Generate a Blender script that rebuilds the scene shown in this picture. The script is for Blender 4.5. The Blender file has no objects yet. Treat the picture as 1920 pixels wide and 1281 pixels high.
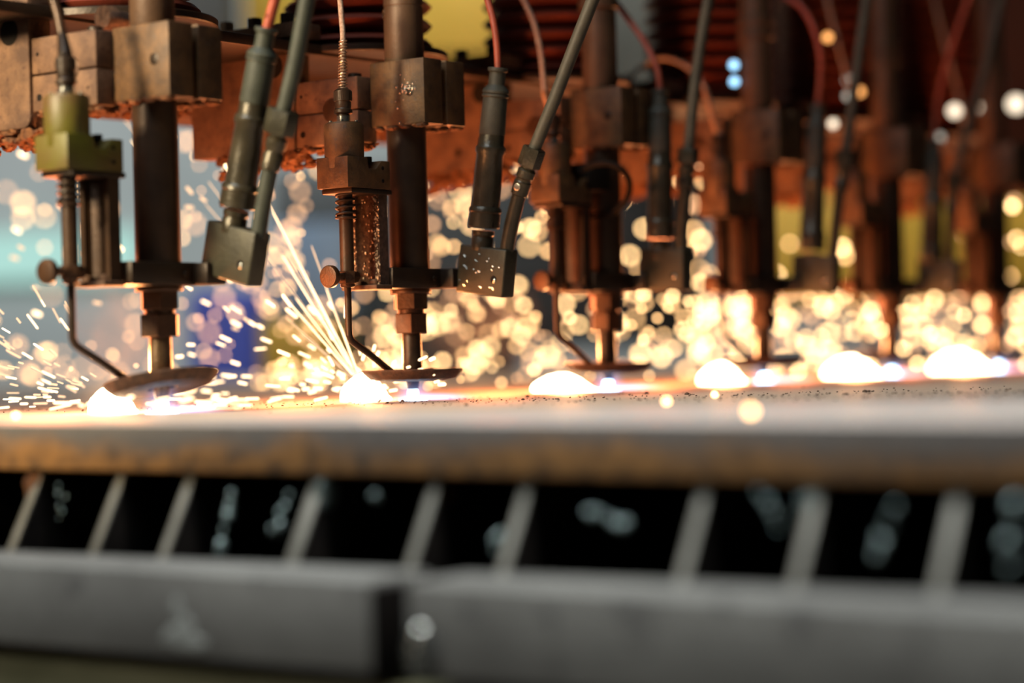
import bpy, bmesh, math, random
from mathutils import Vector, Matrix, noise

random.seed(7)
SC = bpy.context.scene
COL = SC.collection
MM = 0.001

# ------------------------------------------------------------------ camera frame
F = 4200.0                                   # focal length in pixels of the 1920 wide frame
TH = math.atan(3109.0 / F)                   # angle between the torch row (+X) and the view axis
CT, ST = math.cos(TH), math.sin(TH)
ZC = 0.0395                                  # camera height above the plate's top
ROLL, PITCH = 0.026, 21.5 / F
d0 = Vector((CT, ST, 0)); r0 = Vector((ST, -CT, 0)); u0 = Vector((0, 0, 1))
dd = (d0 * math.cos(PITCH) + u0 * math.sin(PITCH)).normalized()
uu = (u0 * math.cos(PITCH) - d0 * math.sin(PITCH)).normalized()
RR = r0 * math.cos(ROLL) - uu * math.sin(ROLL)
UU = uu * math.cos(ROLL) + r0 * math.sin(ROLL)
CAM = Vector((0, 0, ZC))
D1 = 0.412e-3 * F                            # distance of the first torch
KD = D1 / 7.0
NST = 6

cam_data = bpy.data.cameras.new('camera')
cam_data.sensor_fit = 'HORIZONTAL'; cam_data.sensor_width = 36.0
cam_data.lens = F / 1920.0 * 36.0
cam_data.clip_start = 0.02; cam_data.clip_end = 100
cam_data.dof.use_dof = True
cam_data.dof.focus_distance = KD * 7.58
cam_data.dof.aperture_fstop = 2.05
cam_data.dof.aperture_blades = 0
cam = bpy.data.objects.new('camera', cam_data); COL.objects.link(cam)
m = Matrix.Identity(4)
for i in range(3):
    m[i][0] = RR[i]; m[i][1] = UU[i]; m[i][2] = -dd[i]; m[i][3] = CAM[i]
cam.matrix_world = m
SC.camera = cam

SC.view_settings.view_transform = 'Standard'
SC.view_settings.look = 'None'
SC.view_settings.exposure = 0.0
SC.view_settings.gamma = 1.0
SC.view_settings.use_curve_mapping = False
SC.cycles.use_denoising = True
SC.cycles.sample_clamp_indirect = 2.0
SC.cycles.max_bounces = 6
SC.cycles.caustics_reflective = False
SC.cycles.caustics_refractive = False

world = bpy.data.worlds.new('hall_air'); SC.world = world; world.use_nodes = True
world.node_tree.nodes['Background'].inputs[0].default_value = (0.55, 0.62, 0.66, 1)
world.node_tree.nodes['Background'].inputs[1].default_value = 0.014


def ray(px, py):
    return dd + RR * ((px - 960) / F) - UU * ((py - 640.5) / F)

def P(px, py, z):                            # the point seen at a pixel, z metres in front of the camera
    return CAM + ray(px, py) * z

def hitX(px, py, X):
    v = ray(px, py); return CAM + v * (X / v.x)

def st_pos(n):
    z = KD * (7 + n)
    xp = 4069 - 26376.0 / (7 + n)
    p = d0 * z + r0 * ((xp - 960) / F * z)
    return Vector((p.x, p.y, 0))
S = [st_pos(n) for n in range(NST + 1)]

def area_light(name, loc, target, size, power, color, size_y=None):
    ld = bpy.data.lights.new(name, 'AREA'); ld.energy = power; ld.color = color; ld.size = size
    if size_y: ld.shape = 'RECTANGLE'; ld.size_y = size_y
    o = bpy.data.objects.new(name, ld); COL.objects.link(o); o.location = loc
    o.rotation_euler = (Vector(target) - Vector(loc)).to_track_quat('-Z', 'Y').to_euler()
    return o

# hall daylight from the front left, cool hall lamps overhead, unseen lights added to brighten the far bays
def spot(name, loc, target, power, color, angle, blend=.6, radius=.12):
    ld = bpy.data.lights.new(name, 'SPOT'); ld.energy = power; ld.color = color; ld.spot_size = math.radians(angle); ld.spot_blend = blend; ld.shadow_soft_size = radius
    o = bpy.data.objects.new(name, ld); COL.objects.link(o); o.location = loc
    o.rotation_euler = (Vector(target) - Vector(loc)).to_track_quat('-Z', 'Y').to_euler()
spot('torch_fill_spot', d0 * 1.0 - r0 * 1.04 + u0 * 0.60, S[0] + Vector((.02, .0, .24)), 150, (1.0, 0.82, 0.52), 46, .8, .10)  # unseen spot added to light the first torches but miss the rail
spot('plate_lamp', d0 * 0.98 + r0 * 0.06 + u0 * 1.15, d0 * 0.99 + r0 * 0.08, 62, (0.88, 0.95, 1.0), 64, .6, .10)  # unseen downlight added to brighten the plate and rail tops
area_light('hall_daylight', CAM + d0 * 0.1 - r0 * 2.2 + u0 * 0.8, d0 * 1.2 - u0 * 0.1, 1.0, 7.5, (1.0, 0.90, 0.76))
area_light('hall_lamp_light', d0 * 1.0 + u0 * 1.6 - r0 * 0.72, d0 * 1.15 + r0 * .05, 0.7, 30, (0.80, 0.93, 1.0))
area_light('far_bay_fill', d0 * 5.2 - r0 * 1.6 + u0 * 2.4, d0 * 8.5 - r0 * 1.6 + u0 * 0.2, 2.2, 190, (0.93, 0.97, 1.0))
area_light('right_bay_fill', d0 * 4.2 + r0 * 0.9 + u0 * 1.9, d0 * 6.2 + r0 * 1.2 + u0 * 0.2, 1.0, 34, (1.0, 0.95, 0.75))

# ------------------------------------------------------------------ materials
def nodes(name):
    mt = bpy.data.materials.new(name); mt.use_nodes = True
    nt = mt.node_tree; b = nt.nodes['Principled BSDF']
    return mt, nt, b

def mottled(name, c1, c2, scale=60, rough=0.6, metal=0.0, bump=0.25, c3=None, detail=6, lo=0.35, hi=0.65, spec=0.4):
    mt, nt, b = nodes(name)
    g = nt.nodes.new('ShaderNodeNewGeometry')
    n1 = nt.nodes.new('ShaderNodeTexNoise'); n1.inputs['Scale'].default_value = scale; n1.inputs['Detail'].default_value = detail
    n1.inputs['Roughness'].default_value = 0.62
    nt.links.new(g.outputs['Position'], n1.inputs['Vector'])
    cr = nt.nodes.new('ShaderNodeValToRGB'); e = cr.color_ramp.elements
    e[0].position = lo; e[0].color = (*c1, 1); e[1].position = hi; e[1].color = (*c2, 1)
    nt.links.new(n1.outputs['Fac'], cr.inputs['Fac'])
    out = cr.outputs['Color']
    if c3:                                   # dark pits and stains
        n2 = nt.nodes.new('ShaderNodeTexNoise'); n2.inputs['Scale'].default_value = scale * 4.5; n2.inputs['Detail'].default_value = 3
        nt.links.new(g.outputs['Position'], n2.inputs['Vector'])
        r2 = nt.nodes.new('ShaderNodeValToRGB'); r2.color_ramp.elements[0].position = 0.60; r2.color_ramp.elements[1].position = 0.70
        nt.links.new(n2.outputs['Fac'], r2.inputs['Fac'])
        mx = nt.nodes.new('ShaderNodeMixRGB'); mx.inputs[2].default_value = (*c3, 1)
        nt.links.new(r2.outputs['Color'], mx.inputs[0]); nt.links.new(out, mx.inputs[1]); out = mx.outputs[0]
    nt.links.new(out, b.inputs['Base Color'])
    b.inputs['Roughness'].default_value = rough; b.inputs['Metallic'].default_value = metal
    b.inputs['Specular IOR Level'].default_value = spec
    if bump:
        bp = nt.nodes.new('ShaderNodeBump'); bp.inputs['Strength'].default_value = bump; bp.inputs['Distance'].default_value = 0.002
        n3 = nt.nodes.new('ShaderNodeTexNoise'); n3.inputs['Scale'].default_value = scale * 8; n3.inputs['Detail'].default_value = 4
        nt.links.new(g.outputs['Position'], n3.inputs['Vector'])
        nt.links.new(n3.outputs['Fac'], bp.inputs['Height']); nt.links.new(bp.outputs['Normal'], b.inputs['Normal'])
    return mt

def glow(name, color, strength, sample=False):
    mt = bpy.data.materials.new(name); mt.use_nodes = True; nt = mt.node_tree
    nt.nodes.remove(nt.nodes['Principled BSDF'])
    e = nt.nodes.new('ShaderNodeEmission'); e.inputs[0].default_value = (*color, 1); e.inputs[1].default_value = strength
    nt.links.new(e.outputs[0], nt.nodes['Material Output'].inputs['Surface'])
    mt.cycles.emission_sampling = 'FRONT' if sample else 'NONE'
    return mt

M = dict(
    rust=mottled('rusted_steel', (0.0648, 0.0290, 0.0146), (0.1637, 0.0818, 0.0401), 45, 0.75, 0.0, 0.3, (0.07, 0.03, 0.015)),
    block=mottled('brown_steel', (0.0465, 0.0210, 0.0074), (0.1209, 0.0568, 0.0197), 60, 0.55, 0.15, 0.2, (0.07, 0.04, 0.025)),
    dark=mottled('dark_oxide_steel', (0.0168, 0.0096, 0.0058), (0.0336, 0.0182, 0.0096), 40, 0.42, 0.35, 0.15),
    barrel=mottled('barrel_steel', (0.0270, 0.0130, 0.0065), (0.0540, 0.0263, 0.0126), 30, 0.40, 0.35, 0.12),
    topbarrel=mottled('brown_tube', (0.0651, 0.0326, 0.0163), (0.0930, 0.0465, 0.0232), 40, 0.5, 0.2, 0.12),
    nut=mottled('hot_brown_steel', (0.0374, 0.0164, 0.0075), (0.0748, 0.0327, 0.0140), 70, 0.40, 0.4, 0.2),
    nozzle=mottled('nozzle_copper', (0.0880, 0.0480, 0.0240), (0.2080, 0.1360, 0.0800), 55, 0.32, 0.6, 0.15),
    sleeve=mottled('sooty_sleeve', (0.0268, 0.0214, 0.0131), (0.0536, 0.0416, 0.0250), 50, 0.32, 0.35, 0.2),
    rubber=mottled('grey_rubber', (0.0215, 0.0231, 0.0149), (0.0363, 0.0379, 0.0256), 70, 0.6, 0.0, 0.1),
    darkrubber=mottled('brown_black_rubber', (0.0240, 0.0204, 0.0132), (0.0420, 0.0348, 0.0228), 70, 0.6, 0.0, 0.1),
    manifold=mottled('olive_steel', (0.0270, 0.0225, 0.0126), (0.0450, 0.0382, 0.0216), 60, 0.45, 0.2, 0.2),
    green=mottled('green_yellow_paint', (0.0892, 0.0784, 0.0051), (0.0808, 0.0421, 0.0106), 22, 0.5, 0.0, 0.15, None, 3),
    crust=mottled('slag_rust', (0.2520, 0.0960, 0.0300), (0.0600, 0.0210, 0.0090), 170, 0.9, 0.0, 0.9),
    spatter=mottled('shiny_spatter', (0.0560, 0.0240, 0.0128), (0.1600, 0.0800, 0.0440), 260, 0.45, 0.4, 1.0, None, 6, 0.4, 0.7),
    redhose=mottled('red_rubber', (0.2520, 0.0385, 0.0175), (0.3500, 0.0630, 0.0280), 60, 0.5, 0.0, 0.1),
    braid=mottled('braided_sheath', (0.3000, 0.1650, 0.1125), (0.5100, 0.3600, 0.2700), 420, 0.5, 0.1, 0.5),
    coil=mottled('copper_coil', (0.34, 0.20, 0.12), (0.55, 0.36, 0.24), 90, 0.3, 0.8, 0.05),
    bellows=mottled('dark_red_rubber', (0.0980, 0.0154, 0.0070), (0.1470, 0.0245, 0.0112), 40, 0.55, 0.0, 0.1),
    black=mottled('black_grime_and_shade', (0.008, 0.006, 0.005), (0.016, 0.012, 0.009), 40, 0.9, 0.0, 0.1, spec=0.1),  # grime black, also the shade painted on slat sides and rail end
    chrome=mottled('worn_chrome', (0.35, 0.34, 0.30), (0.55, 0.53, 0.46), 60, 0.2, 0.9, 0.05),
    rail=mottled('grey_mill_steel', (0.17, 0.155, 0.135), (0.25, 0.23, 0.20), 9, 0.55, 0.1, 0.12, (0.11, 0.10, 0.09)),
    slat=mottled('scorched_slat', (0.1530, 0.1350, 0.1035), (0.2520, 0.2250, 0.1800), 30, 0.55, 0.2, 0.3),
    slagbit=mottled('glint_slag', (0.1800, 0.2250, 0.2115), (0.4500, 0.5400, 0.5040), 90, 0.22, 0.6, 0.4),  # pale cyan tint carries the light glinting on the slag
    grit=mottled('black_grit', (0.015, 0.010, 0.008), (0.05, 0.03, 0.02), 80, 0.7),
    wall=mottled('hall_cladding', (0.34, 0.375, 0.365), (0.43, 0.46, 0.45), 0.6, 0.8, 0, 0),
    floor=mottled('concrete', (0.10, 0.10, 0.095), (0.16, 0.155, 0.15), 2.0, 0.8, 0, 0.05),
    spatbead=mottled('spatter_beads', (0.16, 0.085, 0.05), (0.52, 0.40, 0.28), 200, 0.3, 0.6, 0.2),
    blue=mottled('blue_paint', (0.08, 0.12, 0.62), (0.11, 0.16, 0.75), 3, 0.5, 0, 0),
    steelblue=mottled('pale_blue_paint', (0.22, 0.34, 0.52), (0.30, 0.42, 0.60), 3, 0.5, 0, 0),
    yellow=mottled('yellow_green_paint', (0.3990, 0.2720, 0.0228), (0.5225, 0.3382, 0.0532), 3, 0.5, 0, 0),
    darkbay=mottled('dark_machine_paint', (0.0354, 0.0413, 0.0405), (0.0551, 0.0600, 0.0574), 3, 0.6, 0, 0),
    press=mottled('dark_red_press_paint', (0.018, 0.005, 0.003), (0.030, 0.008, 0.005), 3, 0.9, 0, 0, spec=0.05),
    olive=mottled('olive_frame_paint', (0.12, 0.11, 0.05), (0.18, 0.16, 0.08), 12, 0.7, 0, 0.1),
)

def plate_material():                       # torch glow put into the top's colour; mill scale on upper edge, rust below
    mt, nt, b = nodes('steel_plate')
    g = nt.nodes.new('ShaderNodeNewGeometry')
    n1 = nt.nodes.new('ShaderNodeTexNoise'); n1.inputs['Scale'].default_value = 16; n1.inputs['Detail'].default_value = 7
    nt.links.new(g.outputs['Position'], n1.inputs['Vector'])
    sx = nt.nodes.new('ShaderNodeSeparateXYZ'); nt.links.new(g.outputs['Position'], sx.inputs[0])
    ad = nt.nodes.new('ShaderNodeMath'); ad.operation = 'MULTIPLY_ADD'; ad.inputs[1].default_value = 0.045
    nt.links.new(n1.outputs['Fac'], ad.inputs[0]); nt.links.new(sx.outputs['Z'], ad.inputs[2])
    mr = nt.nodes.new('ShaderNodeMapRange'); mr.inputs[1].default_value = 0.000; mr.inputs[2].default_value = 0.014
    nt.links.new(ad.outputs[0], mr.inputs[0])
    n2 = nt.nodes.new('ShaderNodeTexNoise'); n2.inputs['Scale'].default_value = 70; n2.inputs['Detail'].default_value = 6
    nt.links.new(g.outputs['Position'], n2.inputs['Vector'])
    ra = nt.nodes.new('ShaderNodeValToRGB'); ra.color_ramp.elements[0].color = (0.36, 0.17, 0.055, 1); ra.color_ramp.elements[1].color = (0.10, 0.06, 0.035, 1)
    ra.color_ramp.elements[0].position = 0.42; ra.color_ramp.elements[1].position = 0.70
    nt.links.new(n2.outputs['Fac'], ra.inputs['Fac'])
    rb = nt.nodes.new('ShaderNodeValToRGB'); rb.color_ramp.elements[0].color = (0.10, 0.085, 0.075, 1); rb.color_ramp.elements[1].color = (0.16, 0.135, 0.115, 1)
    nt.links.new(n2.outputs['Fac'], rb.inputs['Fac'])
    mx = nt.nodes.new('ShaderNodeMixRGB'); nt.links.new(mr.outputs[0], mx.inputs[0])
    nt.links.new(ra.outputs[0], mx.inputs[1]); nt.links.new(rb.outputs[0], mx.inputs[2])
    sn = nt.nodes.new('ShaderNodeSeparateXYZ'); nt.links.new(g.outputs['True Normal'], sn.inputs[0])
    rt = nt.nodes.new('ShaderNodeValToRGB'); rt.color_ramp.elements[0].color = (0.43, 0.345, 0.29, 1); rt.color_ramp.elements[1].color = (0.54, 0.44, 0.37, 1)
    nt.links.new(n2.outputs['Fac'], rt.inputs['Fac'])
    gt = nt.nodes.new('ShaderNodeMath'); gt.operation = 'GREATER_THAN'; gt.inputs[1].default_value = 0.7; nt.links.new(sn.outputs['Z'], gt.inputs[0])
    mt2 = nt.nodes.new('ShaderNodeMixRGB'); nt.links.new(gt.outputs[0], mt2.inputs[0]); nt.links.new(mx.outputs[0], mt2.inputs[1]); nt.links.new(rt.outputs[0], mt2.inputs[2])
    nt.links.new(mt2.outputs[0], b.inputs['Base Color'])
    b.inputs['Roughness'].default_value = 0.46; b.inputs['Metallic'].default_value = 0.15
    bp = nt.nodes.new('ShaderNodeBump'); bp.inputs['Strength'].default_value = 0.12; bp.inputs['Distance'].default_value = 0.001
    n3 = nt.nodes.new('ShaderNodeTexNoise'); n3.inputs['Scale'].default_value = 400
    nt.links.new(g.outputs['Position'], n3.inputs['Vector']); nt.links.new(n3.outputs['Fac'], bp.inputs['Height'])
    nt.links.new(bp.outputs[0], b.inputs['Normal'])
    return mt
M['plate'] = plate_material()
M['spark_hot'] = glow('spark_hot', (1.0, 0.62, 0.27), 15)
M['spark_mid'] = glow('spark_mid', (1.0, 0.56, 0.23), 10)
M['spark_dim'] = glow('spark_dim', (1.0, 0.52, 0.25), 5.5)
M['streak'] = glow('streak', (1.0, 0.68, 0.38), 4)
M['streak_dim'] = glow('streak_dim', (1.0, 0.62, 0.36), 1.6)
M['pool'] = glow('molten_pool', (1.0, 0.70, 0.40), 24)
M['flame_core'] = glow('flame_core', (0.42, 0.70, 1.0), 11)
M['lamp_blue'] = glow('lamp_blue', (0.35, 0.68, 1.0), 2.6)
M['lamp_amber'] = glow('lamp_amber', (1.0, 0.42, 0.12), 2.6)
M['lamp_white'] = glow('lamp_white', (1.0, 0.82, 0.6), 2.2)
M['lamp_grey'] = glow('lamp_grey', (0.75, 0.72, 0.60), 1.0)
M['daylight'] = glow('daylight_pane', (0.60, 1.0, 0.90), 0.75)

def volume_glow(name, color, strength, power=2.0, scatter=0.0):   # glowing gas and added halos of glow, thinning out from the middle of its own mesh
    mt = bpy.data.materials.new(name); mt.use_nodes = True; nt = mt.node_tree
    nt.nodes.remove(nt.nodes['Principled BSDF'])
    tc = nt.nodes.new('ShaderNodeTexCoord'); ln = nt.nodes.new('ShaderNodeVectorMath'); ln.operation = 'LENGTH'
    nt.links.new(tc.outputs['Object'], ln.inputs[0])
    mr = nt.nodes.new('ShaderNodeMapRange'); mr.inputs[1].default_value = 1.0; mr.inputs[2].default_value = 0.0
    nt.links.new(ln.outputs['Value'], mr.inputs[0])
    pw = nt.nodes.new('ShaderNodeMath'); pw.operation = 'POWER'; pw.inputs[1].default_value = power
    nt.links.new(mr.outputs[0], pw.inputs[0])
    ml = nt.nodes.new('ShaderNodeMath'); ml.operation = 'MULTIPLY'; ml.inputs[1].default_value = strength
    nt.links.new(pw.outputs[0], ml.inputs[0])
    if scatter:
        n1 = nt.nodes.new('ShaderNodeTexNoise'); n1.inputs['Scale'].default_value = 2.2; n1.inputs['Detail'].default_value = 4
        nt.links.new(tc.outputs['Object'], n1.inputs['Vector'])
        r1 = nt.nodes.new('ShaderNodeMapRange'); r1.inputs[1].default_value = 0.38; r1.inputs[2].default_value = 0.7
        nt.links.new(n1.outputs['Fac'], r1.inputs[0])
        m2 = nt.nodes.new('ShaderNodeMath'); m2.operation = 'MULTIPLY'
        nt.links.new(ml.outputs[0], m2.inputs[0]); nt.links.new(r1.outputs[0], m2.inputs[1])
        v = nt.nodes.new('ShaderNodeVolumeScatter'); v.inputs['Color'].default_value = (*color, 1)
        v.inputs['Anisotropy'].default_value = 0.2
        nt.links.new(m2.outputs[0], v.inputs['Density'])
    else:
        v = nt.nodes.new('ShaderNodeEmission'); v.inputs[0].default_value = (*color, 1)
        nt.links.new(ml.outputs[0], v.inputs[1])
    nt.links.new(v.outputs[0], nt.nodes['Material Output'].inputs['Volume'])
    return mt

# ------------------------------------------------------------------ mesh helpers (millimetres in, metres out)
def V3(*a): return Vector(a) * MM

def box(bm, x0, x1, y0, y1, z0, z1, bev=1.0, seg=2):
    vs = [bm.verts.new(V3(x, y, z)) for x in (x0, x1) for y in (y0, y1) for z in (z0, z1)]
    q = [(0, 1, 3, 2), (4, 6, 7, 5), (0, 4, 5, 1), (2, 3, 7, 6), (0, 2, 6, 4), (1, 5, 7, 3)]
    fs = [bm.faces.new([vs[i] for i in f]) for f in q]
    if bev:
        es = list({e for f in fs for e in f.edges})
        bmesh.ops.bevel(bm, geom=es, offset=bev * MM, segments=seg, affect='EDGES', profile=0.5)

def frame(d):
    d = d.normalized(); a = Vector((0, 0, 1)) if abs(d.z) < 0.9 else Vector((1, 0, 0))
    x = d.cross(a).normalized(); return x, d.cross(x).normalized()

def rings(bm, prof, p0, axis, n=32, cap=True, phase=0.0):   # prof: (radius, distance along axis) in mm
    axis = Vector(axis).normalized(); x, y = frame(axis); p0 = Vector(p0)
    loops = []
    for r, t in prof:
        loops.append([bm.verts.new((p0 + axis * t + (x * math.cos(a) + y * math.sin(a)) * r) * MM)
                      for a in [2 * math.pi * k / n + phase for k in range(n)]])
    for a, b in zip(loops, loops[1:]):
        for k in range(n):
            bm.faces.new((a[k], a[(k + 1) % n], b[(k + 1) % n], b[k]))
    if cap:
        bm.faces.new(list(reversed(loops[0]))); bm.faces.new(loops[-1])

def cyl(bm, p0, p1, r0, r1=None, n=32, phase=0.0):
    p0, p1 = Vector(p0), Vector(p1); r1 = r0 if r1 is None else r1
    L = (p1 - p0).length; c = min(0.8, r0 * .15, r1 * .15, L * .2)
    if n <= 8: c = min(c, 0.8)
    rings(bm, [(r0 - c, 0), (r0, c), (r1, L - c), (r1 - c, L)], p0, p1 - p0, n, True, phase)

def spline(pts, k=8):
    pts = [Vector(p) for p in pts]; out = []
    for i in range(len(pts) - 1):
        a = pts[max(i - 1, 0)]; b = pts[i]; c = pts[i + 1]; d = pts[min(i + 2, len(pts) - 1)]
        for j in range(k):
            t = j / k
            out.append(0.5 * ((2 * b) + (c - a) * t + (2 * a - 5 * b + 4 * c - d) * t * t + (3 * b - a - 3 * c + d) * t ** 3))
    out.append(pts[-1]); return out

def tube(bm, pts, r, n=14, scale=1.0, rad=None):     # pts in mm (scale 1) or metres (scale 1000)
    pts = [Vector(p) * scale for p in pts]; loops = []; px = None
    for i, p in enumerate(pts):
        d = (pts[min(i + 1, len(pts) - 1)] - pts[max(i - 1, 0)]).normalized()
        if px is None: x, y = frame(d)
        else:
            x = (px - d * px.dot(d)).normalized(); y = d.cross(x)
        px = x; rr = rad[i] if rad else r
        loops.append([bm.verts.new((p + (x * math.cos(a) + y * math.sin(a)) * rr) * MM) for a in [2 * math.pi * k / n for k in range(n)]])
    for a, b in zip(loops, loops[1:]):
        for k in range(n): bm.faces.new((a[k], a[(k + 1) % n], b[(k + 1) % n], b[k]))
    bm.faces.new(list(reversed(loops[0]))); bm.faces.new(loops[-1])

def helix(bm, p0, p1, R, r, turns, n=8, R1=None):
    p0, p1 = Vector(p0), Vector(p1); x, y = frame(p1 - p0); N = int(turns * 18); R1 = R if R1 is None else R1
    pts = []
    for i in range(N + 1):
        t = i / N; a = 2 * math.pi * turns * t; rr = R + (R1 - R) * t
        pts.append(p0.lerp(p1, t) + (x * math.cos(a) + y * math.sin(a)) * rr)
    tube(bm, pts, r, n)

def prism_y(bm, poly, y0, y1, bev=0.8):                # polygon in x,z pushed along y
    a = [bm.verts.new(V3(x, y0, z)) for x, z in poly]; b = [bm.verts.new(V3(x, y1, z)) for x, z in poly]
    n = len(poly); fs = [bm.faces.new(a), bm.faces.new(list(reversed(b)))]
    for i in range(n): fs.append(bm.faces.new((a[i], b[i], b[(i + 1) % n], a[(i + 1) % n])))
    bmesh.ops.recalc_face_normals(bm, faces=fs)
    if bev: bmesh.ops.bevel(bm, geom=list({e for f in fs for e in f.edges}), offset=bev * MM, segments=2, affect='EDGES', profile=0.5)

def lump(bm, c, rad, seed, rough=0.35, sub=3, freq=0.09):
    r = bmesh.ops.create_icosphere(bm, subdivisions=sub, radius=1.0)
    off = Vector((seed * 3.7, seed * 1.3, seed * 2.1))
    for v in r['verts']:
        p = v.co.copy(); q = Vector((p.x * rad[0], p.y * rad[1], p.z * rad[2]))
        k = 1 + rough * (noise.noise(q * freq + off) + 0.6 * noise.noise(q * freq * 3 + off))
        v.co = (Vector(c) + q * k) * MM

MESH = {}
def mesh_of(key, fn, mat, smooth=True, ang=38):
    if key in MESH: return MESH[key]
    bm = bmesh.new(); fn(bm)
    bmesh.ops.recalc_face_normals(bm, faces=bm.faces)
    me = bpy.data.meshes.new(key); bm.to_mesh(me); bm.free()
    me.materials.append(mat)
    if smooth:
        me.polygons.foreach_set('use_smooth', [True] * len(me.polygons)); me.set_sharp_from_angle(angle=math.radians(ang))
    MESH[key] = me; return me

def thing(name, label, cat, loc=(0, 0, 0), group=None, kind=None):
    o = bpy.data.objects.new(name, None); COL.objects.link(o); o.location = loc; o.empty_display_size = 0.02
    if kind: o['kind'] = kind
    o['label'] = label; o['category'] = cat
    if group: o['group'] = group
    return o

def part(name, key, fn, mat, parent, label=None, ang=38):
    o = bpy.data.objects.new(name, mesh_of(key, fn, M[mat] if isinstance(mat, str) else mat, True, ang)); COL.objects.link(o)
    if parent: o.parent = parent
    if label: o['label'] = label
    return o

def single(name, fn, mat, label=None, cat=None, loc=(0, 0, 0), group=None, kind=None, key=None, ang=38):
    o = part(name, key or (name + '_' + str(len(bpy.data.objects))), fn, mat, None, None, ang); o.location = loc
    if label: o['label'] = label
    if cat: o['category'] = cat
    if group: o['group'] = group
    if kind: o['kind'] = kind
    return o

# ------------------------------------------------------------------ plate, slats, rails, floor
XE = S[0].x - 0.213                              # front edge of the plate (runs along Y)
def cutX(px, py, X): return hitX(px, py, X)

def plate_bm(bm):
    box(bm, XE / MM, 3400, -250, 3600, -31, 0, 1.6, 3)
single('steel_plate', plate_bm, 'plate', 'thick rusty-edged steel plate lying on the slats under the torches', 'metal plate')

tops = [(-60, 885), (85, 890), (238, 893), (368, 897), (608, 900), (828, 905), (1000, 908), (1332, 912), (1543, 914), (1806, 918)]
slat_labels = ['pale slat end at the picture edge, left of all others', 'scorched slat end first from the left below the plate',
    'scorched slat end second from the left, rusty lump at its top', 'scorched slat end third from the left, beside a knobbly slag column',
    'wide scorched slat end under the first gap between second and nearest torch', 'scorched slat end just right of the dark notch in the front rail',
    'scorched slat end with slag beads beneath the third torch', 'scorched slat end between two wide dark openings beneath the fourth torch',
    'scorched slat end below the plate, second from the right', 'scorched slat end below the plate, rightmost of the row']
ZS = -31.5
for i, (px, py) in enumerate(tops):
    p = cutX(px, py, XE + 0.012); y = p.y / MM; wv = 6.5 if i != 4 else 9
    t = thing('support_slat', slat_labels[i], 'slat', (XE, p.y, -0.115), 'scorched slats carrying the plate')
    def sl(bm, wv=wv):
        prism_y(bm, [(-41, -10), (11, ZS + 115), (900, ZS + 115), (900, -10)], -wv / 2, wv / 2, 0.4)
    part('slat_blade', 'slat_blade_%d' % (wv * 10), sl, 'black', t, 'blade coloured black for shade')  # black stands for the shade on the slat's side
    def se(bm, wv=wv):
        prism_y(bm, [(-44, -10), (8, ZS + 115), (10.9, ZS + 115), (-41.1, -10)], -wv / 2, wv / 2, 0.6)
    part('lit_edge', 'slat_edge_%d' % (wv * 10), se, 'slat', t, 'front edge coloured pale as lit')  # pale strip stands for light catching the slat's end
    if i in (1, 2, 4, 5, 6, 8):
        def cr(bm, i=i):
            rr = random.Random(i)
            lump(bm, (10 + rr.uniform(-4, 8), rr.uniform(-6, 6), ZS + 103), (7, 6, 11), i * 7, .55, 3)
        part('slag_crust', 'slat_crust_%d' % i, cr, 'slagbit' if i in (4, 6, 8) else 'crust', t, 'pale slag bead' if i in (4, 6, 8) else 'rusty slag bead')

# slag drips clinging between the slats
drips = [((425, 925), (418, 1040), 6, 'knobbly grey slag column hanging between the slats, left of the rail notch'),
         ((540, 935), (510, 1010), 5, 'glinting slag drip left of the wide slat'),
         ((704, 925), (704, 930), 4, 'small round glinting slag bead under the plate above the rail notch'),
         ((1095, 960), (1180, 985), 6, 'branching slag clump glinting between the sixth and seventh slats'),
         ((1430, 920), (1470, 985), 5, 'dim slag clump under the plate left of the second slat from the right'),
         ((1672, 950), (1638, 1040), 6, 'bright green-white slag drip between the two rightmost slats'),
         ((1905, 955), (1895, 1060), 7, 'long pale slag drip at the right picture edge'),
         ((930, 1030), (940, 1010), 5, 'shiny slag bead resting low beside the slat under the third torch'),
         ((115, 910), (116, 970), 3, 'thin yellowish slag drip right of the first slat')]
for k, (a, b, r, lab) in enumerate(drips):
    X = XE + 0.002
    pa, pb = cutX(*a, X), cutX(*b, X); c = (pa + pb) / 2
    def dr(bm, pa=pa, pb=pb, c=c, r=r, k=k):
        rr = random.Random(40 + k); n = 6
        for j in range(n):
            q = (pa.lerp(pb, j / (n - 1)) - c) / MM
            s = r * rr.uniform(.3, .65)
            lump(bm, (q.x + rr.uniform(-2, 2), q.y + rr.uniform(-3, 3), q.z + rr.uniform(-2, 2)), (s, s * .8, s * 1.2), k * 9 + j, .35, 2)
    single('slag_drip', dr, 'slagbit', lab, 'slag', c, 'slag drips between the slats')

# front rail: top edge seen at (0,1052); its height comes from the plate edge
XR = XE * 0.895
def railpt(px, py): return cutX(px, py, XR)
zt = railpt(0, 1052).z / MM; zb = railpt(0, 1207).z / MM
ya = railpt(694, 1100).y / MM; yb = railpt(762, 1100).y / MM
def rail_part(y0, y1):
    def f(bm): box(bm, 0, 52, y0, y1, zb, zt, 2.0, 3)
    return f
t = thing('front_rail', 'grey steel front rail with a pale splash, left of the dark notch', 'rail', (XR, 0, 0), 'front rails of the cutting table')
part('rail_bar', 'rail_bar_left', rail_part(ya, 3200), 'rail', t)
part('end_shade', 'rail_end', lambda bm: box(bm, -.3, 52.3, ya - 3, ya, zb, zt - 4, .5), 'black', t, 'rail end darkened for shade')  # black cover added for the shade on the rail's end
t = thing('front_rail', 'grey steel front rail running off right of the dark notch', 'rail', (XR, 0, 0), 'front rails of the cutting table')
part('rail_bar', 'rail_bar_right', rail_part(-400, yb), 'rail', t)
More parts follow.
